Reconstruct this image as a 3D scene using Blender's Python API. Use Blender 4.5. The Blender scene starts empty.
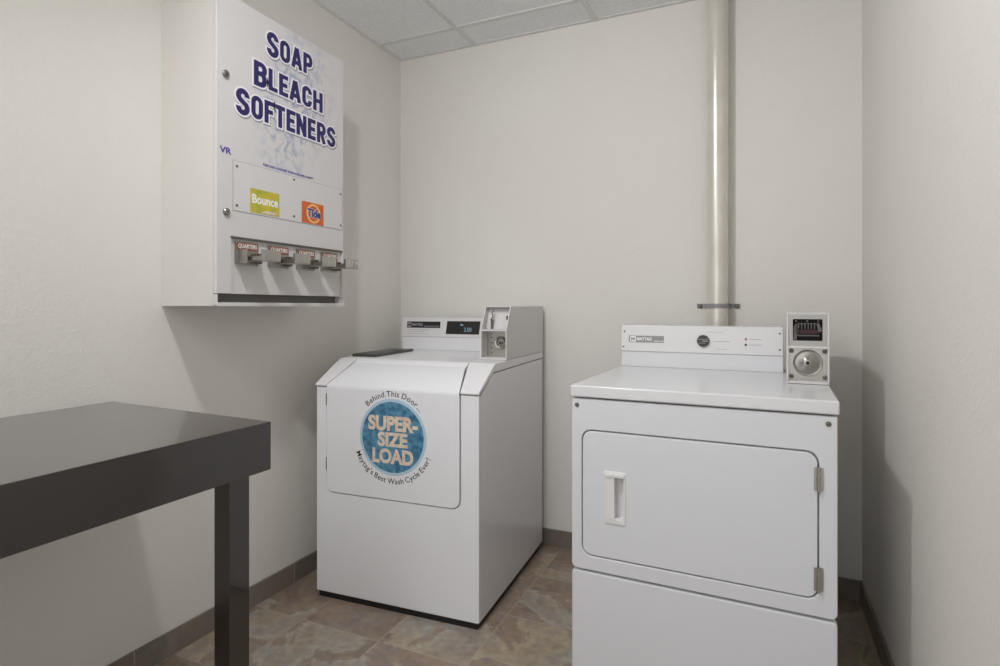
import bpy, bmesh, math, random
from mathutils import Vector, Matrix

# ---------------------------------------------------------------- camera, world, lights, exposure
S = bpy.context.scene
COL = S.collection
CAM_H = 1.1236
XL, XR, YB, YF, ZC = -1.7346, 0.3622, 2.5748, -2.3, 2.4312

cd = bpy.data.cameras.new('camera')
cam = bpy.data.objects.new('camera', cd)
COL.objects.link(cam)
cam.location = (0, 0, CAM_H)
cam.rotation_euler = (math.radians(90), 0, math.radians(24.17))
cd.sensor_width = 36.0
cd.lens = 575.6 / 1000 * 36.0
cd.shift_y = -(333 - 306.9) / 1000.0
cd.clip_start = 0.02
S.camera = cam

w = bpy.data.worlds.new('world'); S.world = w; w.use_nodes = True
w.node_tree.nodes['Background'].inputs[0].default_value = (0.985, 0.99, 1.0, 1)
w.node_tree.nodes['Background'].inputs[1].default_value = 1.5

def area(name, loc, sx, sy, power, color):
    l = bpy.data.lights.new(name, 'AREA'); l.shape = 'RECTANGLE'; l.size = sx; l.size_y = sy
    l.energy = power; l.color = color
    o = bpy.data.objects.new(name, l); COL.objects.link(o); o.location = loc
    return o
# two lamps out of view: a shadow-casting key and an added fill
# small unseen key lamp under the ceiling, placed from the shadows, aimed at the machines
key = area('key_lamp', (-0.84, 0.72, 2.37), 0.09, 0.09, 14, (1.0, 0.998, 1.0))
key.rotation_euler = (Vector((0.0, 2.0, 0.45)) - key.location).to_track_quat('-Z', 'Y').to_euler()
area('fill_light', (-0.98, -0.68, ZC - 0.012), 0.56, 1.17, 17, (1.0, 0.998, 1.0))  # unseen fill added behind the camera for soft frontal light

S.view_settings.view_transform = 'Standard'
S.view_settings.look = 'None'
S.view_settings.gamma = 1.0
S.view_settings.use_curve_mapping = False
S.view_settings.exposure = 0.04
S.cycles.use_denoising = True
S.cycles.max_bounces = 10
S.cycles.diffuse_bounces = 6

# ---------------------------------------------------------------- materials
def s2l(c):
    return tuple(((v / 255) / 12.92 if v / 255 <= .04045 else ((v / 255 + .055) / 1.055) ** 2.4) for v in c) + (1,)

def mat(name, rgb, rough=0.5, metal=0.0, bump=None, var=None, coat=0.0, spec=None):
    m = bpy.data.materials.new(name); m.use_nodes = True
    nt = m.node_tree; b = nt.nodes['Principled BSDF']
    b.inputs['Base Color'].default_value = s2l(rgb)
    b.inputs['Roughness'].default_value = rough
    b.inputs['Metallic'].default_value = metal
    if coat: b.inputs['Coat Weight'].default_value = coat; b.inputs['Coat Roughness'].default_value = .08
    if spec is not None: b.inputs['Specular IOR Level'].default_value = spec
    tc = nt.nodes.new('ShaderNodeTexCoord')
    if var:   # (scale, amount, second colour)
        n = nt.nodes.new('ShaderNodeTexNoise'); n.inputs['Scale'].default_value = var[0]; n.inputs['Detail'].default_value = 6
        nt.links.new(tc.outputs['Object'], n.inputs['Vector'])
        r = nt.nodes.new('ShaderNodeValToRGB')
        r.color_ramp.elements[0].position = .35; r.color_ramp.elements[1].position = .65
        r.color_ramp.elements[0].color = s2l(rgb); r.color_ramp.elements[1].color = s2l(var[1])
        nt.links.new(n.outputs['Fac'], r.inputs['Fac']); nt.links.new(r.outputs['Color'], b.inputs['Base Color'])
    if bump:  # (scale, strength, distance)
        n = nt.nodes.new('ShaderNodeTexNoise'); n.inputs['Scale'].default_value = bump[0]; n.inputs['Detail'].default_value = 3
        nt.links.new(tc.outputs['Object'], n.inputs['Vector'])
        bp = nt.nodes.new('ShaderNodeBump'); bp.inputs['Strength'].default_value = bump[1]; bp.inputs['Distance'].default_value = bump[2]
        nt.links.new(n.outputs['Fac'], bp.inputs['Height']); nt.links.new(bp.outputs['Normal'], b.inputs['Normal'])
    return m

M = {}
M['wall'] = mat('textured_wall_paint', (223, 221, 216), .75, bump=(115, .5, .0028), var=(1.3, (220, 217, 212)))
M['enamel'] = mat('white_enamel', (214, 215, 218), .2, bump=(35, .04, .001))
M['enamel_soft'] = mat('white_painted_steel', (210, 208, 208), .32, bump=(60, .05, .001))
M['dispenser_side'] = mat('cream_painted_steel', (212, 208, 203), .4, bump=(60, .05, .001))
M['front'] = mat('white_front_enamel', (213, 215, 220), .42, bump=(35, .04, .001))
M['washer_front'] = mat('washer_front_enamel', (228, 229, 233), .36, bump=(35, .04, .001))
M['washer_enamel'] = mat('washer_enamel', (228, 228, 231), .22, bump=(35, .04, .001))
M['plastic_white'] = mat('white_plastic', (220, 220, 220), .35)
M['traygrey'] = mat('tray_grey_paint', (112, 110, 107), .5)
M['black'] = mat('black_rubber', (22, 21, 20), .6)
M['dark'] = mat('dark_interior', (38, 36, 36), .6)
M['tablewood'] = mat('espresso_laminate', (36, 29, 25), .3, coat=1.0, bump=(18, .05, .001), var=(6, (40, 32, 28)))
M['smoke'] = mat('smoked_plastic', (62, 62, 60), .3)
M['chrome'] = mat('chrome', (158, 155, 150), .2, 1.0)
M['steel'] = mat('brushed_steel', (176, 173, 167), .34, 1.0)
M['dullsteel'] = mat('dull_steel', (112, 109, 103), .5, .7)
M['mech'] = mat('coin_mechanism_metal', (96, 95, 94), .35, 1.0)
M['greyplate'] = mat('grey_coin_plate', (172, 171, 168), .4)
M['faceplate'] = mat('satin_faceplate', (218, 217, 218), .33)
M['pipe'] = mat('galvanised_pipe', (222, 218, 210), .26, .35, var=(9, (212, 207, 198)))
M['navy'] = mat('navy_ink', (38, 32, 92), .5)
M['purple'] = mat('violet_ink', (70, 58, 150), .5)
M['halo'] = mat('white_ink', (232, 229, 236), .5)
M['greyink'] = mat('grey_ink', (150, 150, 158), .5)
M['blackink'] = mat('black_ink', (35, 33, 34), .5)
M['greybadge'] = mat('grey_badge', (140, 140, 142), .4)
M['darkbadge'] = mat('dark_badge', (40, 38, 38), .3)
M['whiteink'] = mat('bright_white_ink', (235, 235, 235), .5)
M['cream'] = mat('cream_ink', (226, 214, 196), .6, var=(60, (214, 188, 168)))
M['blue'] = mat('mottled_blue_ink', (96, 150, 178), .5, var=(45, (44, 100, 134)))
M['paleblue'] = mat('pale_blue_ink', (176, 202, 218), .5)
M['yellow'] = mat('yellow_green_ink', (206, 186, 58), .5, var=(22, (168, 170, 62)))
M['orange'] = mat('orange_ink', (216, 112, 52), .5, var=(25, (198, 88, 44)))
M['yelloworange'] = mat('yellow_ring_ink', (240, 196, 120), .5)
M['tideblue'] = mat('royal_blue_ink', (38, 60, 130), .5)
M['red'] = mat('brown_red_label', (138, 84, 66), .5)
M['ceil'] = mat('acoustic_tile', (242, 243, 243), .9, bump=(260, .6, .002), var=(150, (224, 227, 230)))
M['grid'] = mat('ceiling_grid_paint', (216, 217, 216), .5)
M['led_amber'] = mat('amber_lamp', (150, 100, 84), .3)
M['led_dark'] = mat('dark_lamp', (70, 48, 42), .3)
M['display_blue'] = mat('display_digits', (130, 165, 190), .4)
M['slot_brown'] = mat('copper_tinted_steel', (70, 46, 50), .4, .5)

def floor_mat(name, origin, tile=.33, base=True):
    m = bpy.data.materials.new(name); m.use_nodes = True
    nt = m.node_tree; N = nt.nodes; L = nt.links; b = N['Principled BSDF']
    tc = N.new('ShaderNodeTexCoord')
    mp = N.new('ShaderNodeMapping'); mp.inputs['Location'].default_value = (-origin[0], -origin[1], 0)
    L.new(tc.outputs['Object'], mp.inputs['Vector'])
    sc = N.new('ShaderNodeVectorMath'); sc.operation = 'SCALE'; sc.inputs['Scale'].default_value = 1 / tile
    L.new(mp.outputs['Vector'], sc.inputs[0])
    fl = N.new('ShaderNodeVectorMath'); fl.operation = 'FLOOR'; L.new(sc.outputs['Vector'], fl.inputs[0])
    fr = N.new('ShaderNodeVectorMath'); fr.operation = 'FRACTION'; L.new(sc.outputs['Vector'], fr.inputs[0])
    sp = N.new('ShaderNodeSeparateXYZ'); L.new(fr.outputs['Vector'], sp.inputs[0])
    def edge(o):
        a = N.new('ShaderNodeMath'); a.operation = 'SUBTRACT'; a.inputs[1].default_value = .5; L.new(o, a.inputs[0])
        c = N.new('ShaderNodeMath'); c.operation = 'ABSOLUTE'; L.new(a.outputs[0], c.inputs[0]); return c.outputs[0]
    mx = N.new('ShaderNodeMath'); mx.operation = 'MAXIMUM'; L.new(edge(sp.outputs['X']), mx.inputs[0])
    if base == 'strip':
        mx.inputs[1].default_value = 0
    else: L.new(edge(sp.outputs['Y']), mx.inputs[1])
    gt = N.new('ShaderNodeMath'); gt.operation = 'GREATER_THAN'; gt.inputs[1].default_value = .5 - .0016 / tile; L.new(mx.outputs[0], gt.inputs[0])
    wn = N.new('ShaderNodeTexWhiteNoise'); wn.noise_dimensions = '2D'; L.new(fl.outputs['Vector'], wn.inputs['Vector'])
    off = N.new('ShaderNodeVectorMath'); off.operation = 'SCALE'; off.inputs['Scale'].default_value = 9.0; L.new(wn.outputs['Color'], off.inputs[0])
    ad = N.new('ShaderNodeVectorMath'); ad.operation = 'ADD'; L.new(tc.outputs['Object'], ad.inputs[0]); L.new(off.outputs['Vector'], ad.inputs[1])
    n1 = N.new('ShaderNodeTexNoise'); n1.inputs['Scale'].default_value = 3.4; n1.inputs['Detail'].default_value = 7; n1.inputs['Roughness'].default_value = .62; n1.inputs['Distortion'].default_value = 1.2
    L.new(ad.outputs['Vector'], n1.inputs['Vector'])
    r = N.new('ShaderNodeValToRGB'); cr = r.color_ramp
    cols = [(.26, (104, 94, 90)), (.38, (132, 118, 108)), (.47, (150, 130, 112)), (.54, (136, 126, 120)), (.62, (156, 141, 120)), (.74, (138, 128, 122))]
    cr.elements[0].position = cols[0][0]; cr.elements[0].color = s2l(cols[0][1])
    cr.elements[1].position = cols[-1][0]; cr.elements[1].color = s2l(cols[-1][1])
    for p, c in cols[1:-1]:
        e = cr.elements.new(p); e.color = s2l(c)
    L.new(n1.outputs['Fac'], r.inputs['Fac'])
    n3 = N.new('ShaderNodeTexNoise'); n3.inputs['Scale'].default_value = 2.1; n3.inputs['Detail'].default_value = 9; n3.inputs['Roughness'].default_value = .58; n3.inputs['Distortion'].default_value = .7
    ad3 = N.new('ShaderNodeVectorMath'); ad3.operation = 'ADD'; ad3.inputs[1].default_value = (3.3, 7.7, 1.1); L.new(ad.outputs['Vector'], ad3.inputs[0]); L.new(ad3.outputs['Vector'], n3.inputs['Vector'])
    r3 = N.new('ShaderNodeValToRGB'); e3 = r3.color_ramp.elements
    e3[0].position = .515; e3[0].color = (0, 0, 0, 1); e3[1].position = .66; e3[1].color = (.25, .25, .25, 1)
    e_ = e3.new(.532); e_.color = (.62, .62, .62, 1); e_ = e3.new(.585); e_.color = (.34, .34, .34, 1)
    L.new(n3.outputs['Fac'], r3.inputs['Fac'])
    n4 = N.new('ShaderNodeTexNoise'); n4.inputs['Scale'].default_value = 5; L.new(ad.outputs['Vector'], n4.inputs['Vector'])
    r4 = N.new('ShaderNodeValToRGB'); r4.color_ramp.elements[0].position = .44; r4.color_ramp.elements[0].color = s2l((176, 174, 166)); r4.color_ramp.elements[1].position = .58; r4.color_ramp.elements[1].color = s2l((182, 168, 140))
    L.new(n4.outputs['Fac'], r4.inputs['Fac'])
    pm = N.new('ShaderNodeMix'); pm.data_type = 'RGBA'; L.new(r3.outputs['Color'], pm.inputs['Factor']); L.new(r.outputs['Color'], pm.inputs['A']); L.new(r4.outputs['Color'], pm.inputs['B'])
    n2 = N.new('ShaderNodeTexNoise'); n2.inputs['Scale'].default_value = 38; n2.inputs['Detail'].default_value = 5
    L.new(ad.outputs['Vector'], n2.inputs['Vector'])
    mr = N.new('ShaderNodeMapRange'); mr.inputs['From Min'].default_value = .3; mr.inputs['From Max'].default_value = .7; mr.inputs['To Min'].default_value = .82; mr.inputs['To Max'].default_value = 1.14
    L.new(n2.outputs['Fac'], mr.inputs['Value'])
    mm = N.new('ShaderNodeVectorMath'); mm.operation = 'SCALE'; L.new(pm.outputs['Result'], mm.inputs[0]); L.new(mr.outputs['Result'], mm.inputs['Scale'])
    if base is not True:
        r2 = N.new('ShaderNodeMix'); r2.data_type = 'RGBA'; r2.inputs['Factor'].default_value = .75
        L.new(mm.outputs['Vector'], r2.inputs['A']); r2.inputs['B'].default_value = s2l((112, 105, 98)); src = r2.outputs['Result']
    else: src = mm.outputs['Vector']
    mix = N.new('ShaderNodeMix'); mix.data_type = 'RGBA'
    L.new(gt.outputs[0], mix.inputs['Factor']); L.new(src, mix.inputs['A']); mix.inputs['B'].default_value = s2l((168, 156, 142))
    L.new(mix.outputs['Result'], b.inputs['Base Color'])
    b.inputs['Roughness'].default_value = .42
    inv = N.new('ShaderNodeMath'); inv.operation = 'SUBTRACT'; inv.inputs[0].default_value = 1; L.new(gt.outputs[0], inv.inputs[1])
    am = N.new('ShaderNodeMath'); am.operation = 'MULTIPLY_ADD'; am.inputs[1].default_value = .6; L.new(n1.outputs['Fac'], am.inputs[0]); L.new(inv.outputs[0], am.inputs[2])
    bp = N.new('ShaderNodeBump'); bp.inputs['Strength'].default_value = .5; bp.inputs['Distance'].default_value = .0015
    L.new(am.outputs[0], bp.inputs['Height']); L.new(bp.outputs['Normal'], b.inputs['Normal'])
    return m
M['floor'] = floor_mat('slate_look_tile', (-.835 + .33 * 5, 1.598 + .33 * 3))
M['base_x'] = floor_mat('tile_baseboard_along_x', (-.852 + .33 * 5, 0), base='strip')

# door panel of the dispenser: white with a pale splash printed behind the lettering
def splash_mat():
    m = mat('printed_white_door', (208, 206, 207), .3)
    nt = m.node_tree; N = nt.nodes; L = nt.links; b = N['Principled BSDF']
    tc = N.new('ShaderNodeTexCoord')
    mp = N.new('ShaderNodeMapping'); mp.vector_type = 'TEXTURE'
    mp.inputs['Location'].default_value = (0, .33, 1.835 - 1.1286); mp.inputs['Scale'].default_value = (1, .17, .30)
    mp.inputs['Rotation'].default_value = (math.radians(-18), 0, 0)
    L.new(tc.outputs['Object'], mp.inputs['Vector'])
    ln = N.new('ShaderNodeVectorMath'); ln.operation = 'LENGTH'
    sx = N.new('ShaderNodeSeparateXYZ'); L.new(mp.outputs['Vector'], sx.inputs[0])
    cx = N.new('ShaderNodeCombineXYZ'); L.new(sx.outputs['Y'], cx.inputs['Y']); L.new(sx.outputs['Z'], cx.inputs['Z'])
    L.new(cx.outputs[0], ln.inputs[0])
    fall = N.new('ShaderNodeMapRange'); fall.inputs['From Min'].default_value = .5; fall.inputs['From Max'].default_value = 1.1; fall.inputs['To Min'].default_value = 1; fall.inputs['To Max'].default_value = 0
    L.new(ln.outputs['Value'], fall.inputs['Value'])
    n = N.new('ShaderNodeTexNoise'); n.inputs['Scale'].default_value = 22; n.inputs['Detail'].default_value = 5; n.inputs['Distortion'].default_value = 1.5
    L.new(tc.outputs['Object'], n.inputs['Vector'])
    r = N.new('ShaderNodeMapRange'); r.inputs['From Min'].default_value = .44; r.inputs['From Max'].default_value = .66
    L.new(n.outputs['Fac'], r.inputs['Value'])
    mu = N.new('ShaderNodeMath'); mu.operation = 'MULTIPLY'; L.new(fall.outputs['Result'], mu.inputs[0]); L.new(r.outputs['Result'], mu.inputs[1])
    mix = N.new('ShaderNodeMix'); mix.data_type = 'RGBA'; L.new(mu.outputs[0], mix.inputs['Factor'])
    mix.inputs['A'].default_value = s2l((208, 206, 207)); mix.inputs['B'].default_value = s2l((150, 160, 184))
    L.new(mix.outputs['Result'], b.inputs['Base Color'])
    return m
M['splash'] = splash_mat()

# ---------------------------------------------------------------- geometry helpers
def empty(name, label, cat, loc, rz=0, group=None):
    o = bpy.data.objects.new(name, None); COL.objects.link(o)
    o.location = loc; o.rotation_euler = (0, 0, rz); o.empty_display_size = .1
    o['label'] = label; o['category'] = cat
    if group: o['group'] = group
    return o

class B:
    """collects geometry for one mesh object"""
    def __init__(s): s.bm = bmesh.new()
    def box(s, x0, x1, y0, y1, z0, z1):
        r = bmesh.ops.create_cube(s.bm, size=1)
        for v in r['verts']:
            v.co = Vector(((x0 + x1) / 2 + v.co.x * (x1 - x0), (y0 + y1) / 2 + v.co.y * (y1 - y0), (z0 + z1) / 2 + v.co.z * (z1 - z0)))
        return s
    def prism(s, pts, axis, a, b):
        """extrude a 2D polygon. axis 'x': pts=(y,z); 'y': pts=(x,z); 'z': pts=(x,y)"""
        def P(p, t): return {'x': (t, p[0], p[1]), 'y': (p[0], t, p[1]), 'z': (p[0], p[1], t)}[axis]
        A = [s.bm.verts.new(P(p, a)) for p in pts]; C = [s.bm.verts.new(P(p, b)) for p in pts]
        fs = [s.bm.faces.new(A), s.bm.faces.new(C[::-1])]
        n = len(pts)
        for i in range(n): fs.append(s.bm.faces.new((A[i], C[i], C[(i + 1) % n], A[(i + 1) % n])))
        bmesh.ops.recalc_face_normals(s.bm, faces=fs)
        return s
    def loft(s, loops, cap0=True, cap1=True, cyclic=False):
        R = [[s.bm.verts.new(p) for p in l] for l in loops]; fs = []
        n = len(R[0]); k = len(R)
        for i in range(k if cyclic else k - 1):
            A, C = R[i], R[(i + 1) % k]
            for j in range(n): fs.append(s.bm.faces.new((A[j], A[(j + 1) % n], C[(j + 1) % n], C[j])))
        if not cyclic:
            if cap0: fs.append(s.bm.faces.new(R[0][::-1]))
            if cap1: fs.append(s.bm.faces.new(R[-1]))
        bmesh.ops.recalc_face_normals(s.bm, faces=fs)
        return s
    def cyl(s, p0, p1, r0, r1=None, n=32):
        r1 = r0 if r1 is None else r1
        p0 = Vector(p0); p1 = Vector(p1); d = (p1 - p0).normalized()
        q = d.to_track_quat('Z', 'Y')
        def ring(c, r): return [c + q @ Vector((r * math.cos(6.283185 * i / n), r * math.sin(6.283185 * i / n), 0)) for i in range(n)]
        return s.loft([ring(p0, r0), ring(p1, r1)])
    def lathe(s, p0, d, prof, n=40, closed=True):
        """prof = [(t, r)] along direction d from p0"""
        p0 = Vector(p0); d = Vector(d).normalized(); q = d.to_track_quat('Z', 'Y')
        loops = [[p0 + d * t + q @ Vector((r * math.cos(6.283185 * i / n), r * math.sin(6.283185 * i / n), 0)) for i in range(n)] for t, r in prof]
        return s.loft(loops, closed, closed)
    def tube(s, pts, r, n=10):
        pts = [Vector(p) for p in pts]; loops = []
        for i, p in enumerate(pts):
            d = (pts[min(i + 1, len(pts) - 1)] - pts[max(i - 1, 0)]).normalized()
            q = d.to_track_quat('Z', 'Y')
            loops.append([p + q @ Vector((r * math.cos(6.283185 * k / n), r * math.sin(6.283185 * k / n), 0)) for k in range(n)])
        return s.loft(loops)
    def build(s, name, m, parent=None, bevel=0, seg=2, smooth=True, kind=None, label=None, matrix=None):
        me = bpy.data.meshes.new(name); 
        if matrix is not None: s.bm.transform(matrix)
        s.bm.to_mesh(me); s.bm.free()
        me.materials.append(m)
        if smooth:
            for p in me.polygons: p.use_smooth = True
            me.set_sharp_from_angle(angle=math.radians(35))
        o = bpy.data.objects.new(name, me); COL.objects.link(o)
        if parent: o.parent = parent
        if bevel:
            b = o.modifiers.new('bevel', 'BEVEL'); b.width = bevel; b.segments = seg; b.limit_method = 'ANGLE'; b.angle_limit = math.radians(30)
            b.harden_normals = True
        elif smooth:
            wn = o.modifiers.new('weighted_normals', 'WEIGHTED_NORMAL'); wn.keep_sharp = True; wn.weight = 90
        if kind: o['kind'] = kind
        if label: o['label'] = label
        return o

def rr(x0, x1, z0, z1, r, y, n=6, rs=None):
    """rounded rectangle loop in the XZ plane at depth y; rs = radii (bl, br, tr, tl)"""
    rs = rs or (r,) * 4; out = []
    for (cx, cz, a0, q) in ((x0, z0, 180, rs[0]), (x1, z0, 270, rs[1]), (x1, z1, 0, rs[2]), (x0, z1, 90, rs[3])):
        q = max(q, 1e-4); ox = cx + (q if cx == x0 else -q); oz = cz + (q if cz == z0 else -q)
        for i in range(n + 1):
            a = math.radians(a0 + 90 * i / n); out.append((ox + q * math.cos(a), y, oz + q * math.sin(a)))
    return out
def ins(x0, x1, z0, z1, r, y, d, **k):
    rs = k.get('rs'); 
    return rr(x0 + d, x1 - d, z0 + d, z1 - d, max(r - d, .0005), y, rs=[max(q - d, .0005) for q in rs] if rs else None)

def text_mesh(body, offset=0.0, extrude=0.0):
    cu = bpy.data.curves.new('t', 'FONT'); cu.body = body; cu.size = 1; cu.offset = offset; cu.extrude = extrude; cu.resolution_u = 4
    o = bpy.data.objects.new('t', cu); COL.objects.link(o)
    dg = bpy.context.evaluated_depsgraph_get(); dg.update()
    me = bpy.data.meshes.new_from_object(o.evaluated_get(dg))
    bpy.data.objects.remove(o); bpy.data.curves.remove(cu)
    return me
# a plane frame: origin, right, up -> matrix
def frame(o, right, up):
    r = Vector(right).normalized(); u = Vector(up).normalized(); n = r.cross(u)
    return Matrix(((r.x, u.x, n.x, o[0]), (r.y, u.y, n.y, o[1]), (r.z, u.z, n.z, o[2]), (0, 0, 0, 1)))
def text_fit(b, body, x0, x1, y0, y1, fr, offset=0.0, thick=.0004, pad=0.0, lift=0.0):
    """write body inside the box x0..x1, y0..y1 of the plane frame fr"""
    me = text_mesh(body, 0); xs = [v.co.x for v in me.vertices]; ys = [v.co.y for v in me.vertices]
    bx0, bx1, by0, by1 = min(xs), max(xs), min(ys), max(ys); bpy.data.meshes.remove(me)
    sx = (x1 - x0) / (bx1 - bx0 + 2 * offset); sy = (y1 - y0) / (by1 - by0 + 2 * offset)
    me = text_mesh(body, offset + pad, .5)
    for v in me.vertices:
        v.co = Vector((x0 + (v.co.x - bx0 + offset) * sx, y0 + (v.co.y - by0 + offset) * sy, lift + (thick if v.co.z > 0 else 0)))
    me.transform(fr); b.bm.from_mesh(me); bpy.data.meshes.remove(me)
    return b
def text_arc(b, body, cx, cy, R, a_mid, size, fr, inside=False, offset=.006, thick=.0004, space=1.0):
    """letters along a circle, centred on angle a_mid (degrees)"""
    adv = []; 
    for ch in body:
        if ch == ' ': adv.append(.26); continue
        if ch == '.': adv.append(.24); continue
        me = text_mesh(ch); xs = [v.co.x for v in me.vertices]; adv.append(max(xs) + .07 if ch not in "'!" else .26); bpy.data.meshes.remove(me)
    tot = sum(adv) * size * space; pos = -tot / 2
    for ch, a in zip(body, adv):
        if ch != ' ':
            c = pos + a * size * space / 2
            ang = math.radians(a_mid) + (c / R if inside else -c / R)
            me = text_mesh(ch, offset, .5)
            xs = [v.co.x for v in me.vertices]; mxx = (min(xs) + max(xs)) / 2
            rot = ang + (math.pi / 2 if inside else -math.pi / 2)
            rad = R
            for v in me.vertices:
                lx = (v.co.x - mxx) * size; ly = v.co.y * size
                v.co = Vector((cx + rad * math.cos(ang) + lx * math.cos(rot) - ly * math.sin(rot),
                               cy + rad * math.sin(ang) + lx * math.sin(rot) + ly * math.cos(rot), thick if v.co.z > 0 else 0))
            me.transform(fr); b.bm.from_mesh(me); bpy.data.meshes.remove(me)
        pos += a * size * space
    return b
def quad_fr(b, x0, x1, y0, y1, fr, t0=0.0, t1=.0004, slant=0.0):
    P = [(x0, y0), (x1, y0), (x1 + slant, y1), (x0 + slant, y1)]
    b.loft([[fr @ Vector((x, y, t0)) for x, y in P], [fr @ Vector((x, y, t1)) for x, y in P]]); return b
def disc_fr(b, cx, cy, r, fr, t0, t1, n=48, ry=None, bev=0):
    def L(rad, ryy, t): return [fr @ Vector((cx + rad * math.cos(6.283185 * i / n), cy + ryy * math.sin(6.283185 * i / n), t)) for i in range(n)]
    ry = ry or r
    loops = [L(r, ry, t0), L(r, ry, t1 - bev)]
    if bev: loops.append(L(r - bev, ry - bev, t1))
    b.loft(loops); return b

# ---------------------------------------------------------------- the room
def struct(name, b, m, parent=None, **k): return b.build(name, m, parent, kind='structure', **k)
T = .1
struct('floor', B().box(XL - T, XR + T, YF - T, YB + T, -T, 0), M['floor'])
struct('wall_left', B().box(XL - T, XL, YF, YB, 0, ZC), M['wall'])
struct('wall_right', B().box(XR, XR + T, YF, YB, 0, ZC), M['wall'])
struct('wall_back', B().box(XL - T, XR + T, YB, YB + T, 0, ZC), M['wall'])
ceiling = struct('ceiling', B().box(XL - T, XR + T, YF - T, YB + T, ZC, ZC + T), M['ceil'])
g = B()
for k in range(-1, 3): 
    x = -.6805 + .6096 * k
    if XL < x < XR: g.box(x - .012, x + .012, YF, YB, ZC - .005, ZC + .001)
for k in range(8):
    y = 2.372 - .6096 * k
    if YF < y < YB: g.box(XL, XR, y - .012, y + .012, ZC - .0045, ZC + .0012)
g.box(XL, XL + .018, YF, YB, ZC - .004, ZC + .0008).box(XR - .018, XR, YF, YB, ZC - .004, ZC + .0008).box(XL, XR, YB - .018, YB, ZC - .0037, ZC + .0006)
struct('ceiling_grid', g, M['grid'], ceiling)
BH, BT = .078, .009
def base(name, length, m, loc, rz):
    o = struct(name, B().box(0, length, 0, BT, 0, BH), m, bevel=.001)
    o.location = loc; o.rotation_euler = (0, 0, rz); return o
base('baseboard_back', XR - XL, M['base_x'], (XL, YB - BT, 0), 0)
base('baseboard_left', YB - YF, M['base_x'], (XL + BT, YF, 0), math.pi / 2)
base('baseboard_right', YB - YF, M['base_x'], (XR, YF, 0), math.pi / 2)

# ---------------------------------------------------------------- counter table on the left
TX0, TX1, TY0, TY1, TZ = XL + .001, -1.079, -.45, 1.064, .8456
table = empty('work_table', 'dark espresso laminate table with thick apron and square leg against the left wall', 'table', ((TX0 + TX1) / 2, (TY0 + TY1) / 2, 0))
def loc_build(b, name, m, parent, **k):
    k['matrix'] = Matrix.Translation(-parent.location); return b.build(name, m, parent, **k)
tt = B().prism([(TX0, TY0), (TX1, TY0), (TX1, 1.047), (TX0, 1.079)], 'z', TZ - .116, TZ)
loc_build(tt, 'tabletop', M['tablewood'], table, bevel=.0015)
for (y0) in (.940, -.40):
    loc_build(B().box(-1.148, -1.099, y0 + .004, y0 + .060, 0, TZ - .116), 'leg', M['tablewood'], table, bevel=.001)

# ---------------------------------------------------------------- soap dispenser on the left wall
DX0, DX1 = XL + .0005, -1.489          # wall side, front face
DY0, DY1 = 1.232, 1.812
DZ0, DZ1 = CAM_H + .003, CAM_H + .965
disp = empty('soap_vending_dispenser', 'white wall-mounted laundry soap dispenser with purple lettering and four coin slides', 'vending machine', (DX1, DY0, DZ0))
def dl(b, name, m, parent=None, **k):
    return b.build(name, m, parent or disp, matrix=Matrix.Translation(-disp.location), **k)
t = .004
body = B()
body.box(DX0, DX1 - .014, DY0, DY0 + t, DZ0, DZ1).box(DX0, DX1 - .014, DY1 - t, DY1, DZ0, DZ1)
body.box(DX0, DX1 - .014, DY0 + t, DY1 - t, DZ1 - t, DZ1).box(DX0, DX0 + t, DY0 + t, DY1 - t, DZ0 + t, DZ1 - t)
body.box(DX0, DX1 - .014, DY0 + t, DY1 - t, DZ0, DZ0 + t)
dl(body, 'cabinet', M['dispenser_side'])
# collecting tray: front lip and side wings
tray = B().box(DX1 - .016, DX1 + .002, DY0, DY1 + .004, DZ0 - .001, DZ0 + .004)
tray.box(DX1 - .016, DX1 + .002, DY0, DY0 + .003, DZ0, DZ0 + .036).box(DX1 - .016, DX1 + .002, DY1 - .003, DY1, DZ0, DZ0 + .036)
tray.box(DX1 + .0005, DX1 + .003, DY0, DY1 + .004, DZ0 - .001, DZ0 + .011)
dl(tray, 'pickup_tray', M['enamel_soft'], bevel=.0008)
dl(B().box(DX1 - .040, DX1 - .037, DY0 + .006, DY1 - .006, DZ0 + .005, DZ0 + .06), 'tray_back', M['traygrey'])
# door: L shaped front
ZR = CAM_H + .217; ZB = CAM_H + .041; YR = 1.287
door = B()
pts = [(DY0, ZB), (YR, ZB), (YR, ZR), (DY1 - .006, ZR), (DY1 - .006, ZB), (DY1, ZB), (DY1, DZ1), (DY0, DZ1)]
# (y relative coordinates stay world here)
door.prism(pts, 'x', DX1 - .0135, DX1)
dl(door, 'door', M['splash'], bevel=.0012)
dl(B().box(DX1 - .0133, DX1 - .009, YR - .002, DY1 - .004, ZB, ZR + .004), 'slide_panel', M['enamel_soft'])
dl(B().box(DX1 - .009, DX1 + .0015, YR - .004, DY1 - .006, ZR - .003, ZR + .003), 'panel_trim', M['dullsteel'])
Fr = frame((DX1, 0, CAM_H), (0, 1, 0), (0, 0, 1))
FrR = frame((DX1 - .009, 0, CAM_H), (0, 1, 0), (0, 0, 1))
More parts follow.
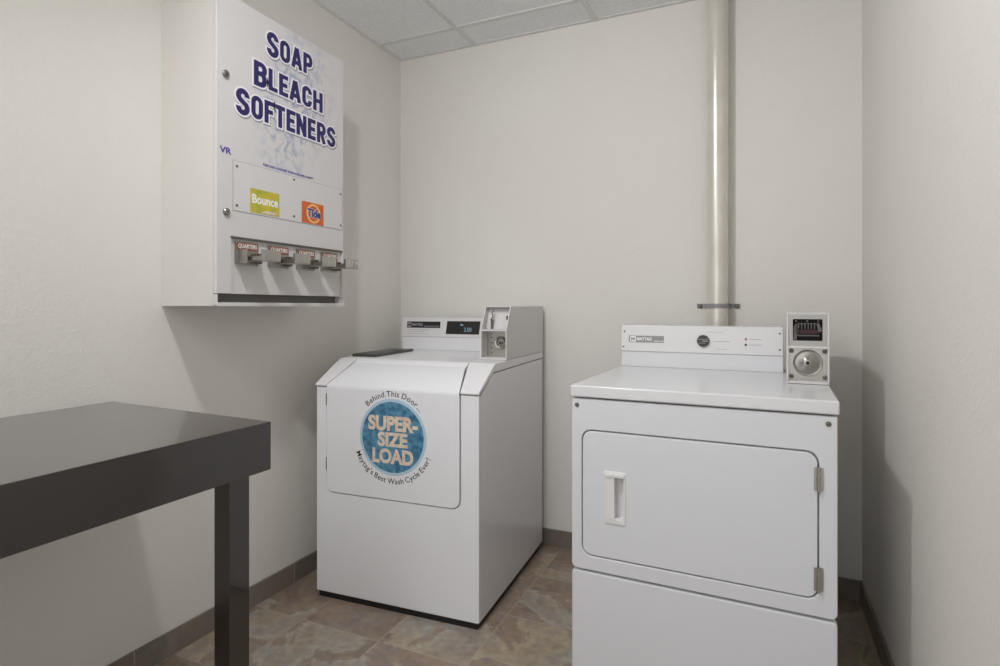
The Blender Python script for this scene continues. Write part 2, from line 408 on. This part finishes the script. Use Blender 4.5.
# advert window with screws
win = B()
quad_fr(win, 1.292, 1.803, .301, .457, Fr, 0, .0012)
winp = dl(win, 'advert_window', M['enamel_soft'], bevel=.0004)
edge = B()
for a in ((1.290, 1.805, .2995, .3008), (1.290, 1.805, .457, .4580), (1.2905, 1.2918, .301, .457), (1.8035, 1.8045, .301, .457)):
    quad_fr(edge, *a, Fr, 0, .0010)
dl(edge, 'window_edge', M['greyink'])
for (y, z) in ((1.305, .440), (1.305, .318), (1.548, .447), (1.548, .318), (1.795, .440), (1.795, .318)):
    sc = B(); disc_fr(sc, y, z, .0042, Fr, .001, .0032, 20, bev=.0008); sc.bm.verts.ensure_lookup_table()
    dl(sc, 'screw', M['dullsteel'])
for (y, z) in ((1.263, .713), (1.266, .291)):
    lk = B(); disc_fr(lk, y, z, .0115, Fr, 0, .008, 28, bev=.002)
    L_ = dl(lk, 'lock', M['chrome'])
    kh = B(); quad_fr(kh, y - .0012, y + .0012, z - .005, z + .005, Fr, .0079, .0084)
    dl(kh, 'keyhole', M['black'], disp)
# lettering
def arcp(cx, cy, rx, ry, a0, a1, n=9):
    return [(cx + rx * math.cos(math.radians(a0 + (a1 - a0) * i / n)), cy + ry * math.sin(math.radians(a0 + (a1 - a0) * i / n))) for i in range(n + 1)]
K = .098      # half stroke of the condensed capitals (cap height 1)
def glyph(c):
    w = {'A': .60, 'L': .44, 'E': .46, 'F': .45, 'T': .50, 'N': .56, 'H': .56}.get(c, .54)
    l, r, t, b, m = K, w - K, 1 - K, K, .52
    q = (r - l) / 2; cx = (l + r) / 2; qy = q * 1.15
    if c == 'O':
        p = arcp(cx, t - qy, q, qy, 0, 180, 14) + arcp(cx, b + qy, q, qy, 180, 360, 14); return w, [('c', p)]
    if c == 'C': return w, [('o', [(r, .66)] + arcp(cx, t - qy, q, qy, 0, 180, 12) + arcp(cx, b + qy, q, qy, 180, 360, 12) + [(r, .34)])]
    if c == 'S':
        return w, [('o', [(r, .70)] + arcp(cx, t - qy, q, qy, 0, 180, 12) + [(l + .005, .66), (l + .05, .58), (cx, .50), (r - .05, .42), (r - .005, .34)] + arcp(cx, b + qy, q, qy, 0, -180, 12) + [(l, .30)])]
    if c == 'A': return w, [('o', [(.085, 0), (w / 2 - .015, .98)]), ('o', [(w - .085, 0), (w / 2 + .015, .98)]), ('o', [(.14, .27), (w - .14, .27)])]
    if c == 'L': return w, [('o', [(l, 1), (l, 0)]), ('o', [(l, b), (w, b)])]
    if c in 'EF':
        p = [('o', [(l, 1), (l, 0)]), ('o', [(l, t), (w, t)]), ('o', [(l, m), (w - .04, m)])]
        return w, p + ([('o', [(l, b), (w, b)])] if c == 'E' else [])
    if c == 'T': return w, [('o', [(w / 2, 1), (w / 2, 0)]), ('o', [(0, t), (w, t)])]
    if c == 'H': return w, [('o', [(l, 1), (l, 0)]), ('o', [(r, 1), (r, 0)]), ('o', [(l, m), (r, m)])]
    if c == 'N': return w, [('o', [(l, 1), (l, 0)]), ('o', [(r, 1), (r, 0)]), ('o', [(l - .01, .97), (r + .01, .03)])]
    bow = lambda y0, y1: [(l, y1)] + arcp(r - .14, (y0 + y1) / 2, .14, (y1 - y0) / 2, 90, -90, 8) + [(l, y0)]
    if c == 'P': return w, [('o', [(l, 1), (l, 0)]), ('o', bow(.46, t))]
    if c == 'R': return w, [('o', [(l, 1), (l, 0)]), ('o', bow(.49, t)), ('o', [(l + .17, .50), (r + .01, 0)])]
    if c == 'B': return w, [('o', [(l, 1), (l, 0)]), ('o', bow(.53, t)), ('o', bow(b, .53))]
def stroke(b, pts, closed, hw, ext, P, t0, t1):
    pts = [Vector(p) for p in pts]; n = len(pts)
    if not closed:
        pts[0] = pts[0] + (pts[0] - pts[1]).normalized() * ext; pts[-1] = pts[-1] + (pts[-1] - pts[-2]).normalized() * ext
    L, R = [], []
    for i in range(n):
        a = pts[i] - pts[i - 1] if (i > 0 or closed) else pts[1] - pts[0]
        c = pts[(i + 1) % n] - pts[i] if (i < n - 1 or closed) else pts[-1] - pts[-2]
        a = a.normalized() if a.length > 1e-6 else c.normalized(); c = c.normalized() if c.length > 1e-6 else a
        na = Vector((-a.y, a.x)); nc = Vector((-c.y, c.x)); mt = (na + nc).normalized(); k = hw / max(.5, mt.dot(na))
        L.append(pts[i] + mt * k); R.append(pts[i] - mt * k)
    lo = [[P(p, t) for p in side] for side, t in ((L, t0), (L, t1), (R, t1), (R, t0))]
    vs = [[b.bm.verts.new(p) for p in row] for row in lo]; fs = []
    for i in range(n if closed else n - 1):
        j = (i + 1) % n
        for k in range(4): fs.append(b.bm.faces.new((vs[k][i], vs[k][j], vs[(k + 1) % 4][j], vs[(k + 1) % 4][i])))
    if not closed:
        fs.append(b.bm.faces.new([vs[k][0] for k in range(4)])); fs.append(b.bm.faces.new([vs[k][-1] for k in range(3, -1, -1)]))
    bmesh.ops.recalc_face_normals(b.bm, faces=fs)
def lettering(name, word, x0, x1, y0, y1, big=1.12):
    gap = .075; tot = sum(glyph(c)[0] * (big if i == 0 else 1) for i, c in enumerate(word)) + gap * (len(word) - 1)
    sx = (x1 - x0) / tot; h = y1 - y0
    for nm, mt, add, t0, t1, dx, dy in (('shadow', 'greyink', .075, .0001, .0004, .003, -.0045), ('outline', 'halo', .07, .0004, .0008, 0, 0), ('letters', 'navy', 0, .0008, .0012, 0, 0)):
        b = B(); x = 0
        for i, c in enumerate(word):
            k = big if i == 0 else 1; w_, paths = glyph(c)
            for kind, p in paths:
                P = lambda q, t, x=x, k=k: Fr @ Vector((x0 + dx + (x + q[0] * k) * sx, y0 + dy + (q[1] * k - (k - 1) * .45) * h, t))
                stroke(b, p, kind == 'c', K + add, add if nm != 'letters' else 0, P, t0, t1 + .00001 * (len(paths) * i + paths.index((kind, p))))
            x += w_ * k + gap
        o = dl(b, 'word_' + nm, M[mt], smooth=False)
        if nm == 'letters': o['label'] = 'violet printed word ' + word
lettering('soap', 'SOAP', 1.426, 1.640, .842, .916)
lettering('bleach', 'BLEACH', 1.372, 1.694, .724, .797)
lettering('softeners', 'SOFTENERS', 1.302, 1.765, .611, .686)
b = B(); text_fit(b, 'VR', 1.243, 1.285, .470, .490, Fr, .03, .0004, 0, .0002)
dl(b, 'maker_mark', M['purple'])
b = B(); text_fit(b, 'PUSH SLIDE. LOADS SET WHEN SLIDE AND IS EMPTY', 1.411, 1.646, .4655, .4735, Fr, .03, .0003, 0, .0002)
dl(b, 'small_print', M['purple'])
# product stickers
b = B(); quad_fr(b, 1.357, 1.480, .305, .383, Fr, .0012, .0018)
st = dl(b, 'fabric_sheet_sticker', M['yellow'], label='yellow green product sticker')
b = B(); text_fit(b, 'Bounce', 1.364, 1.474, .335, .366, Fr, .03, .0004, 0, .0019); dl(b, 'sticker_lettering', M['whiteink'], st)
b = B(); quad_fr(b, 1.400, 1.458, .308, .317, Fr, .0018, .0021, slant=.02); dl(b, 'sticker_stripe', M['cream'], st)
b = B(); quad_fr(b, 1.585, 1.698, .303, .380, Fr, .0012, .0018)
st = dl(b, 'detergent_sticker', M['orange'], label='orange product sticker with yellow ring')
b = B(); disc_fr(b, 1.645, .341, .036, Fr, .0018, .0021, ry=.035); dl(b, 'sticker_ring', M['yelloworange'], st)
b = B(); disc_fr(b, 1.645, .341, .029, Fr, .0021, .0023, ry=.028); dl(b, 'sticker_centre', M['orange'], st)
b = B(); text_fit(b, 'Tide', 1.612, 1.680, .326, .358, Fr, .05, .0003, .03, .0024); dl(b, 'sticker_lettering', M['whiteink'], st)
b = B(); text_fit(b, 'Tide', 1.612, 1.680, .326, .358, Fr, .04, .0003, 0, .0028); dl(b, 'sticker_lettering', M['tideblue'], st)
# the copies of the words' children must be parented in the same space: fixed below by dl's translation
# coin slides
PL = DX1 - .009
for i, y in enumerate((1.349, 1.482, 1.612, 1.737)):
    z0 = CAM_H + .133
    s = B()
    s.box(PL, PL + .006, y - .044, y + .046, z0, z0 + .074)                     # base plate
    s.box(PL + .006, PL + .030, y - .040, y - .034, z0 + .006, z0 + .040)
    s.box(PL + .006, PL + .030, y + .034, y + .040, z0 + .006, z0 + .040)
    sl = dl(s, 'coin_slide', M['chrome'], bevel=.0008)
    s = B(); s.box(PL + .006, PL + .108, y - .033, y + .033, z0 + .012, z0 + .0165)     # tongue
    s.box(PL + .006, PL + .108, y - .033, y - .030, z0 + .0165, z0 + .024)
    s.box(PL + .006, PL + .108, y + .030, y + .033, z0 + .0165, z0 + .024)
    s.box(PL + .020, PL + .090, y - .008, y + .008, z0 + .0165, z0 + .019)
    dl(s, 'slide_tongue', M['steel'], sl, bevel=.0006)
    s = B(); s.box(PL + .104, PL + .112, y - .036, y + .036, z0 + .010, z0 + .044)       # thumb plate with ribs
    for q in range(9): s.box(PL + .112, PL + .1135, y - .032 + q * .008, y - .029 + q * .008, z0 + .012, z0 + .042)
    s.box(PL + .062, PL + .104, y - .005, y + .005, z0 + .0165, z0 + .030)
    dl(s, 'thumb_plate', M['steel'], sl, bevel=.0008)
    s = B(); s.box(PL + .006, PL + .0075, y - .040, y + .042, z0 + .047, z0 + .071)
    lab = dl(s, 'price_label', M['red'], sl)
    fr2 = frame((PL + .0076, 0, 0), (0, 1, 0), (0, 0, 1))
    s = B(); text_fit(s, 'QUARTERS', y - .036, y + .038, z0 + .051, z0 + .067, fr2, .02, .0003); dl(s, 'label_lettering', M['whiteink'], sl)
    # sheet metal shroud: folded sides around the mechanism
    s = B(); s.box(PL + .006, PL + .055, y - .044, y - .0425, z0 + .004, z0 + .046)
    dl(s, 'slide_guard', M['steel'], sl)

# ---------------------------------------------------------------- dryer
dryer = empty('dryer', 'white coin-operated front-loading dryer with wide door standing at the right', 'dryer', (-.5074, 1.6513, 0), math.radians(-1.735))
W = .686
b = B(); b.box(.004, W - .004, .02, .72, .012, .853); dl_ = b.build('cabinet', M['enamel'], dryer, bevel=.003)
# upper front panel with door opening
def ring_panel(o, hole, ro, rh, y0, y1, bv, rs=None):
    b = B()
    b.loft([rr(*o, ro, y1, rs=rs), rr(*o, ro, y0 + bv, rs=rs), ins(*o, ro, y0 + bv * .3, bv * .3, rs=rs), ins(*o, ro, y0, bv, rs=rs),
            ins(*hole, rh + .0, y0, -bv * .6), rr(*hole, rh, y0 + bv * .6), rr(*hole, rh, y1)], cyclic=True)
    return b
ring_panel((0, W, .350, .8535), (.031, .646, .393, .763), .012, .030, 0, .021, .004, rs=(.016, .016, .004, .004)).build('upper_front_panel', M['front'], dryer)
b = B(); b.loft([rr(0, W, .02, .344, .010, .021), rr(0, W, .02, .344, .010, .006), ins(0, W, .02, .344, .010, .002, .0015), ins(0, W, .02, .344, .010, 0, .006)])
b.build('lower_front_panel', M['front'], dryer)
b = B(); b.box(.03, W - .03, .05, .68, .0, .02); b.build('base_plinth', M['black'], dryer)
# door with the handle opening
hx0, hx1, hz0, hz1 = .103, .160, .501, .646
do = (.0345, .6425, .3965, .7595)
b = B(); b.loft([rr(*do, .027, .019), rr(*do, .027, .002), ins(*do, .027, -.001, .001), ins(*do, .027, -.002, .004),
                 rr(hx0, hx1, hz0, hz1, .004, -.002), rr(hx0, hx1, hz0, hz1, .004, .019)], cyclic=True)
ddoor = b.build('door', M['front'], dryer)
b = B()
b.loft([rr(hx0 - .003, hx1 + .003, hz0 - .003, hz1 + .003, .005, -.002), rr(hx0 - .003, hx1 + .003, hz0 - .003, hz1 + .003, .005, -.0045),
        rr(hx0, hx1, hz0, hz1, .004, -.0055), rr(.130, .156, .514, .636, .003, -.0035), rr(.1305, .1555, .5145, .6355, .003, .030)], cap0=False, cap1=True)
b.box(.104, .1305, -.0060, -.0035, .510, .634)
b.box(.104, .159, -.009, -.0035, .634, .643)
hd = b.build('handle', M['plastic_white'], ddoor, bevel=.0008, label='recessed white pull handle')
for z in (.415, .664):
    b = B(); b.cyl((.6445, -.006, z), (.6445, -.006, z + .062), .0042, n=16)
    b.box(.634, .6445, -.0035, -.002, z + .002, z + .060).box(.6445, .655, -.0025, -.0005, z + .002, z + .060)
    for q in (.018, .040): b.box(.6395, .6495, -.0108, -.0015, z + q, z + q + .0012)
    b.build('hinge', M['steel'], ddoor)
for u in (.017, .666):
    b = B(); b.lathe((u, .001, .834), (0, -1, 0), [(0, .0065), (.003, .0065), (.0045, .004)], 20); b.build('screw', M['dullsteel'], dryer)
# lid
b = B(); b.box(-.003, W + .004, -.006, .72, .8575, .8925); b.build('lid', M['enamel'], dryer, bevel=.005, seg=3)
# console
def con(pts, x0, x1, name, m, parent, bevel=.003):
    return B().prism(pts, 'x', x0, x1).build(name, m, parent, bevel=bevel)
con([(.609, .892), (.613, .948), (.628, 1.052), (.72, 1.052), (.72, .892)], -.004, .569, 'control_console', M['enamel'], dryer)
f0 = Vector((0, .6125, .950)); f1 = Vector((0, .6268, 1.0505)); up = (f1 - f0).normalized()
FD = frame((0, .6110, .950), (1, 0, 0), up)      # console face frame, 'up' measured from z=.95
fp = B(); quad_fr(fp, -.003, .568, .002, .100, FD, 0, .0025)
face = fp.build('console_faceplate', M['faceplate'], dryer, bevel=.0008)
def dk(b, name, m, parent=None, **k): return b.build(name, m, parent or face, **k)
b = B(); quad_fr(b, .026, .160, .036, .062, FD, .0025, .0035); dk(b, 'maker_badge', M['greybadge'])
b = B(); quad_fr(b, .031, .053, .0385, .0595, FD, .0035, .0040); text_fit(b, 'MAYTAG', .057, .114, .043, .056, FD, .03, .0004, 0, .0036); text_fit(b, 'commercial', .122, .157, .039, .0455, FD, .02, .0004, 0, .0036); dk(b, 'badge_lettering', M['whiteink'])
b = B(); text_fit(b, 'M', .035, .049, .043, .055, FD, .03, .0003, 0, .0041); dk(b, 'badge_emblem', M['greybadge'])
b = B(); disc_fr(b, .303, .047, .0215, FD, .0025, .014, 40, bev=.002); kn = dk(b, 'dial_knob', M['darkbadge'])
b = B(); quad_fr(b, .285, .321, .0515, .0535, FD, .0141, .0150); quad_fr(b, .300, .322, .044, .0475, FD, .0141, .0165); quad_fr(b, .287, .312, .0375, .039, FD, .0141, .0150); dk(b, 'knob_marking', M['greyink'], kn)
b = B()
text_fit(b, 'PUSH TO START', .322, .372, .078, .082, FD, .0, .0003, 0, .0026)
quad_fr(b, .338, .395, .0455, .0470, FD, .0025, .0028); quad_fr(b, .345, .385, .018, .0192, FD, .0025, .0028)
quad_fr(b, .460, .500, .0565, .0580, FD, .0025, .0028); quad_fr(b, .460, .500, .0365, .0380, FD, .0025, .0028)
dk(b, 'printed_markings', M['greyink'])
for z, m in ((.0575, 'led_amber'), (.037, 'led_dark')):
    b = B(); disc_fr(b, .448, z, .0042, FD, .0025, .005, 16, bev=.001); dk(b, 'indicator_lamp', M[m])
for (u, v) in ((.008, .078), (.006, .018), (.558, .080), (.558, .022)):
    b = B(); disc_fr(b, u, v, .0034, FD, .0025, .004, 16, bev=.0008); dk(b, 'screw', M['dullsteel'])

# coin boxes -----------------------------------------------------------------
def coin_shell(parent, u0, u1, v0, v1, z0, z1, zd, slant, name='coin_box'):
    """hollow steel box; front upright up to zd, then leaning back by slant to the top"""
    th = .0045; vb = v0 + .10
    side = [(v0, z0), (v0, zd), (v0 + slant, z1), (v1, z1), (v1, z0)]
    b = B()
    b.prism(side, 'x', u0, u0 + th).prism(side, 'x', u1 - th, u1)
    b.box(u0 + th, u1 - th, v0 + slant, v1, z1 - th, z1)
    b.box(u0 + th, u1 - th, v0, v0 + .06, z0, z0 + .008)
    b.box(u0 + th, u1 - th, v1 - th, v1, z0, z1 - th)
    b.box(u0 + th, u1 - th, v0, v0 + .045, zd - .003, zd + .003)
    return b.build(name, M['enamel_soft'], parent, bevel=.0012)
cz = 1.003
cb = coin_shell(dryer, .577, .6895, .309, .72, .8935, 1.105, cz, .006)
# upper plate with the window
def FrP(v): return frame((0, v, 0), (1, 0, 0), (0, 0, 1))
b = B(); b.loft([rr(.5815, .685, 1.006, 1.1005, .001, .325), rr(.5815, .685, 1.006, 1.1005, .001, .316), rr(.593, .672, 1.022, 1.087, .003, .316), rr(.593, .672, 1.022, 1.087, .003, .325)], cyclic=True)
up_ = b.build('coin_plate', M['greyplate'], cb)
b = B(); b.box(.5815, .685, .345, .348, 1.006, 1.1); b.build('mechanism_backing', M['black'], cb)
b = B()
for q in range(7): b.box(.6075 + q * .0085, .6105 + q * .0085, .322, .340, 1.058, 1.072)
b.box(.605, .664, .325, .335, 1.072, 1.0745).box(.605, .664, .322, .337, 1.036, 1.0395).box(.600, .606, .318, .338, 1.040, 1.068)
b.build('coin_slot_comb', M['mech'], cb)
b = B()
for q in range(6): b.box(.611 + q * .0085, .6135 + q * .0085, .319, .323, 1.0345, 1.0385)
b.prism([(.656, 1.072), (.664, 1.072), (.671, 1.055), (.668, 1.048), (.661, 1.050)], 'y', .318, .324)
b.prism([(.595, 1.024), (.604, 1.024), (.606, 1.066), (.602, 1.074), (.596, 1.064)], 'y', .318, .324)
for x in (.602, .632, .661): b.cyl((x, .330, 1.081), (x, .318, 1.081), .0028, n=12)
b.build('coin_lever', M['mech'], cb)
b = B(); b.box(.608, .664, .334, .340, 1.042, 1.056); b.build('coin_chute', M['slot_brown'], cb)
b = B(); b.box(.5815, .685, .330, .333, .9015, cz - .003); pl_ = b.build('lock_plate', M['steel'], cb)
b = B(); b.lathe((.6335, .330, .955), (0, -1, 0), [(0, .0395), (.008, .0395), (.011, .038), (.010, .034), (.004, .033), (.006, .020), (.010, .012), (.010, .006), (.004, .0055)], 48)
b.build('lock_dial', M['chrome'], cb)
b = B(); b.cyl((.6335, .3255, .955), (.6335, .3245, .955), .005, n=16); b.build('keyhole', M['black'], cb)
for (u, z) in ((.590, .990), (.678, .990), (.590, .913), (.678, .913)):
    b = B(); b.lathe((u, .330, z), (0, -1, 0), [(0, .0065), (.004, .0065), (.006, .003)], 16); b.build('screw', M['dullsteel'], cb)

# ---------------------------------------------------------------- washer
washer = empty('washing_machine', 'white coin-operated washing machine with round blue super-size load sticker on its door', 'washing machine', (-1.5671, 1.7499, 0), math.radians(3.09))
b = B(); b.box(.008, W - .008, .008, .735, 0, .03); b.build('base_plinth', M['black'], washer)
VB = .757
side = [(.016, .024), (.016, .806), (.135, .878), (VB, .882), (VB, .024)]
b = B().prism(side, 'x', 0.0005, W - .0005); b.build('cabinet', M['washer_enamel'], washer, bevel=.002)
# front frame around the door (U shape with rounded inner corners)
def arc(cx, cz, r, a0, a1, n=6): return [(cx + r * math.cos(math.radians(a0 + (a1 - a0) * i / n)), cz + r * math.sin(math.radians(a0 + (a1 - a0) * i / n))) for i in range(n + 1)]
dx0, dx1, dz0 = .047, .616, .411
pts = [(0, .024), (W, .024), (W, .8145), (dx1, .8145)] + arc(dx1 - .034, dz0 + .034, .034, 0, -90) + arc(dx0 + .034, dz0 + .034, .034, 270, 180) + [(dx0, .8145), (0, .8145)]
B().prism(pts, 'y', 0, .0162).build('front_panel', M['washer_front'], washer, bevel=.004)
# top shell
slope = [(-.005, .818), (-.005, .8265), (.147, .9125), (.16, .9145), (VB, .9145), (VB, .8855), (.134, .8815), (.003, .818)]
mid = [(.128, .8995), (.147, .9125), (.16, .9145), (VB, .9145), (VB, .8855), (.134, .8815)]
TAP = .036
def tin(v): return TAP * min(max(v, 0) / .128, 1) ** .8
def prof_loft(b, prof, fa, fb):
    """two copies of a (y, z) profile joined, each vertex's x given by a function of y"""
    return b.loft([[(fa(y), y, z) for y, z in prof], [(fb(y), y, z) for y, z in prof]])
b = B()
prof_loft(b, slope, lambda v: -.002, lambda v: dx0 - .001 + tin(v))
prof_loft(b, slope, lambda v: dx1 + .001 - tin(v), lambda v: W + .002)
prof_loft(b, mid, lambda v: dx0 - .001 + tin(v), lambda v: dx1 + .001 - tin(v))
b.build('top_shell', M['washer_enamel'], washer, bevel=.003)
# door: front slab and sloping slab
g_ = .003
pts = [(dx1 - g_, .8095)] + arc(dx1 - .034, dz0 + .034, .034 - g_, 0, -90) + arc(dx0 + .034, dz0 + .034, .034 - g_, 270, 180) + [(dx0 + g_, .8095)]
b = B(); b.prism(pts, 'y', -.004, .0155)
sl_ = [(-.004, .8085), (-.0035, .8205), (.000, .8265), (.124, .8975), (.128, .8975), (.131, .880), (.018, .808)]
prof_loft(b, sl_, lambda v: dx0 + g_ + tin(v), lambda v: dx1 - g_ - tin(v))
wdoor = b.build('door', M['washer_front'], washer, bevel=.0022)
for z in (.745, .500):
    b = B(); b.cyl((dx0 + .001, -.002, z), (dx0 + .001, -.002, z + .045), .0024, n=12); b.build('hinge', M['dullsteel'], wdoor)
FW = frame((0, -.004, 0), (1, 0, 0), (0, 0, 1))
cx, cy = .343, .645
b = B(); disc_fr(b, cx, cy, .141, FW, 0, .0004, 72); st = b.build('sticker_halo', M['paleblue'], wdoor)
b = B(); disc_fr(b, cx, cy, .130, FW, .0004, .0008, 72); b.build('sticker_disc', M['blue'], wdoor, label='mottled blue disc')
b = B()
text_fit(b, 'SUPER-', cx - .103, cx + .106, cy + .022, cy + .078, FW, .045, .0004, 0, .0009)
text_fit(b, 'SIZE', cx - .062, cx + .064, cy - .036, cy + .018, FW, .045, .0004, 0, .0009)
text_fit(b, 'LOAD', cx - .085, cx + .088, cy - .098, cy - .042, FW, .045, .0004, 0, .0009)
b.build('sticker_lettering', M['cream'], wdoor)
b = B()
text_arc(b, 'Behind This Door...', cx, cy, .150, 88, .0295, FW)
b.build('sticker_small_print', M['blackink'], wdoor)
b = B()
text_arc(b, "Maytag's Best Wash Cycle Ever!", cx, cy, .171, 270, .0285, FW, inside=True)
b.build('sticker_small_print', M['blackink'], wdoor)
# smoked lid of the detergent drawer on top, left
b = B(); P = [(.012, .215), (.128, .215), (.110, .560), (-.002, .560)]
b.loft([[(x, y, .9145) for x, y in P], [(x, y, .9235) for x, y in P], [(x + (.004 if x < .05 else -.004), y + (.006 if y < .3 else -.006), .9265) for x, y in P]])
lid = b.build('detergent_lid', M['smoke'], washer, bevel=.0012)
b = B(); b.box(.085, .117, .40, .46, .9262, .9268); b.build('lid_finger_grip', M['black'], lid)
# console
con([(.640, .9145), (.642, .977), (.655, 1.070), (.757, 1.070), (.757, .9145)], .0, .5765, 'control_console', M['washer_enamel'], washer)
up = Vector((0, .013, .093)).normalized()
FC = frame((0, .6405, .978), (1, 0, 0), up)
fp = B(); quad_fr(fp, .001, .5755, .001, .0915, FC, 0, .0025)
wf = fp.build('console_faceplate', M['faceplate'], washer, bevel=.0008)
def wk(b, name, m, parent=None, **k): return b.build(name, m, parent or wf, **k)
b = B(); quad_fr(b, .026, .208, .044, .075, FC, .0025, .0035); wk(b, 'maker_badge', M['darkbadge'])
b = B(); quad_fr(b, .030, .050, .048, .071, FC, .0035, .004); text_fit(b, 'MAYTAG', .056, .112, .053, .067, FC, .03, .0004, 0, .0036); text_fit(b, 'commercial', .122, .200, .048, .058, FC, .0, .0004, 0, .0036); wk(b, 'badge_lettering', M['greyink'])
b = B(); text_fit(b, 'M', .034, .046, .053, .066, FC, .03, .0003, 0, .0041); wk(b, 'badge_emblem', M['darkbadge'])
b = B(); quad_fr(b, .030, .150, .033, .0345, FC, .0025, .0028); quad_fr(b, .030, .120, .024, .0252, FC, .0025, .0028); quad_fr(b, .030, .150, .015, .0162, FC, .0025, .0028); wk(b, 'printed_markings', M['greyink'])
b = B(); quad_fr(b, .240, .412, .016, .078, FC, .0025, .0038, slant=.005); ds = wk(b, 'display_window', M['darkbadge'])
b = B(); text_fit(b, '2.00', .334, .374, .028, .048, FC, .02, .0003, 0, .0039); disc_fr(b, .322, .060, .009, FC, .0038, .0042, 20, ry=.0045); wk(b, 'display_digits', M['display_blue'], ds)
# coin box
wcb = coin_shell(washer, .5775, .688, .268, .757, .9155, 1.126, 1.031, .052)
b = B(); b.box(.582, .6835, .325, .328, .9235, 1.028); b.build('lock_plate', M['steel'], wcb)
b = B(); b.prism([(.322, 1.034), (.325, 1.034), (.352, 1.120), (.349, 1.120)], 'x', .582, .6835); b.build('coin_plate', M['enamel_soft'], wcb)
b = B(); b.lathe((.646, .325, .980), (0, -1, 0), [(0, .026), (.010, .026), (.014, .024), (.013, .018), (.006, .016), (.006, .009), (.016, .008), (.016, .004)], 36)
b.build('lock_dial', M['chrome'], wcb)
b = B(); b.cyl((.646, .3092, .980), (.646, .3080, .980), .005, n=16); b.build('keyhole', M['black'], wcb)
b = B()
b.tube([(.612, .322, 1.112), (.609, .316, 1.098), (.614, .310, 1.085), (.607, .306, 1.070)], .003, 8)
b.box(.607, .611, .305, .325, 1.036, 1.074)
b.build('coin_return_lever', M['dullsteel'], wcb)
B().box(.668, .671, .318, .336, 1.072, 1.088).build('coin_catch', M['dullsteel'], wcb)
for z in (.940, .960, .980, 1.000, 1.015):
    b = B(); b.cyl((.603, .326, z), (.603, .322, z), .0035, n=12); b.build('rivet', M['chrome'], wcb)

# ---------------------------------------------------------------- vent pipe on the back wall
px, py, pr = -.153, YB - .055, .0415
pipe = empty('vent_pipe', 'tall pale metal pipe running up the back wall behind the dryer', 'pipe', (px, py, 0))
b = B()
n = 48
b.lathe((px, py, .02), (0, 0, 1), [(0, pr), (ZC - .021, pr)], n)
loc_build(b, 'pipe', M['pipe'], pipe)
b = B(); n = 24
zb = CAM_H + .004
out = [(px + (pr + .003) * math.cos(a), py + (pr + .003) * math.sin(a)) for a in [math.radians(180 + 180 * i / n) for i in range(n + 1)]]
inn = [(px + (pr + .0012) * math.cos(a), py + (pr + .0012) * math.sin(a)) for a in [math.radians(180 + 180 * i / n) for i in range(n + 1)]]
poly = [(px - .085, YB - .002), (px - .085, YB - .004), (px - pr - .003, YB - .004)] + out + [(px + pr + .003, YB - .004), (px + .085, YB - .004), (px + .085, YB - .002), (px + pr + .0012, YB - .002)] + inn[::-1] + [(px - pr - .0012, YB - .002)]
b.prism(poly, 'z', zb - .009, zb + .009)
strap = loc_build(b, 'pipe_strap', M['greybadge'], pipe)
for sx in (-.072, .072):
    b = B(); b.lathe((px + sx, YB - .004, zb), (0, -1, 0), [(0, .009), (.006, .009), (.008, .006)], 6)
    loc_build(b, 'bolt', M['dullsteel'], pipe)
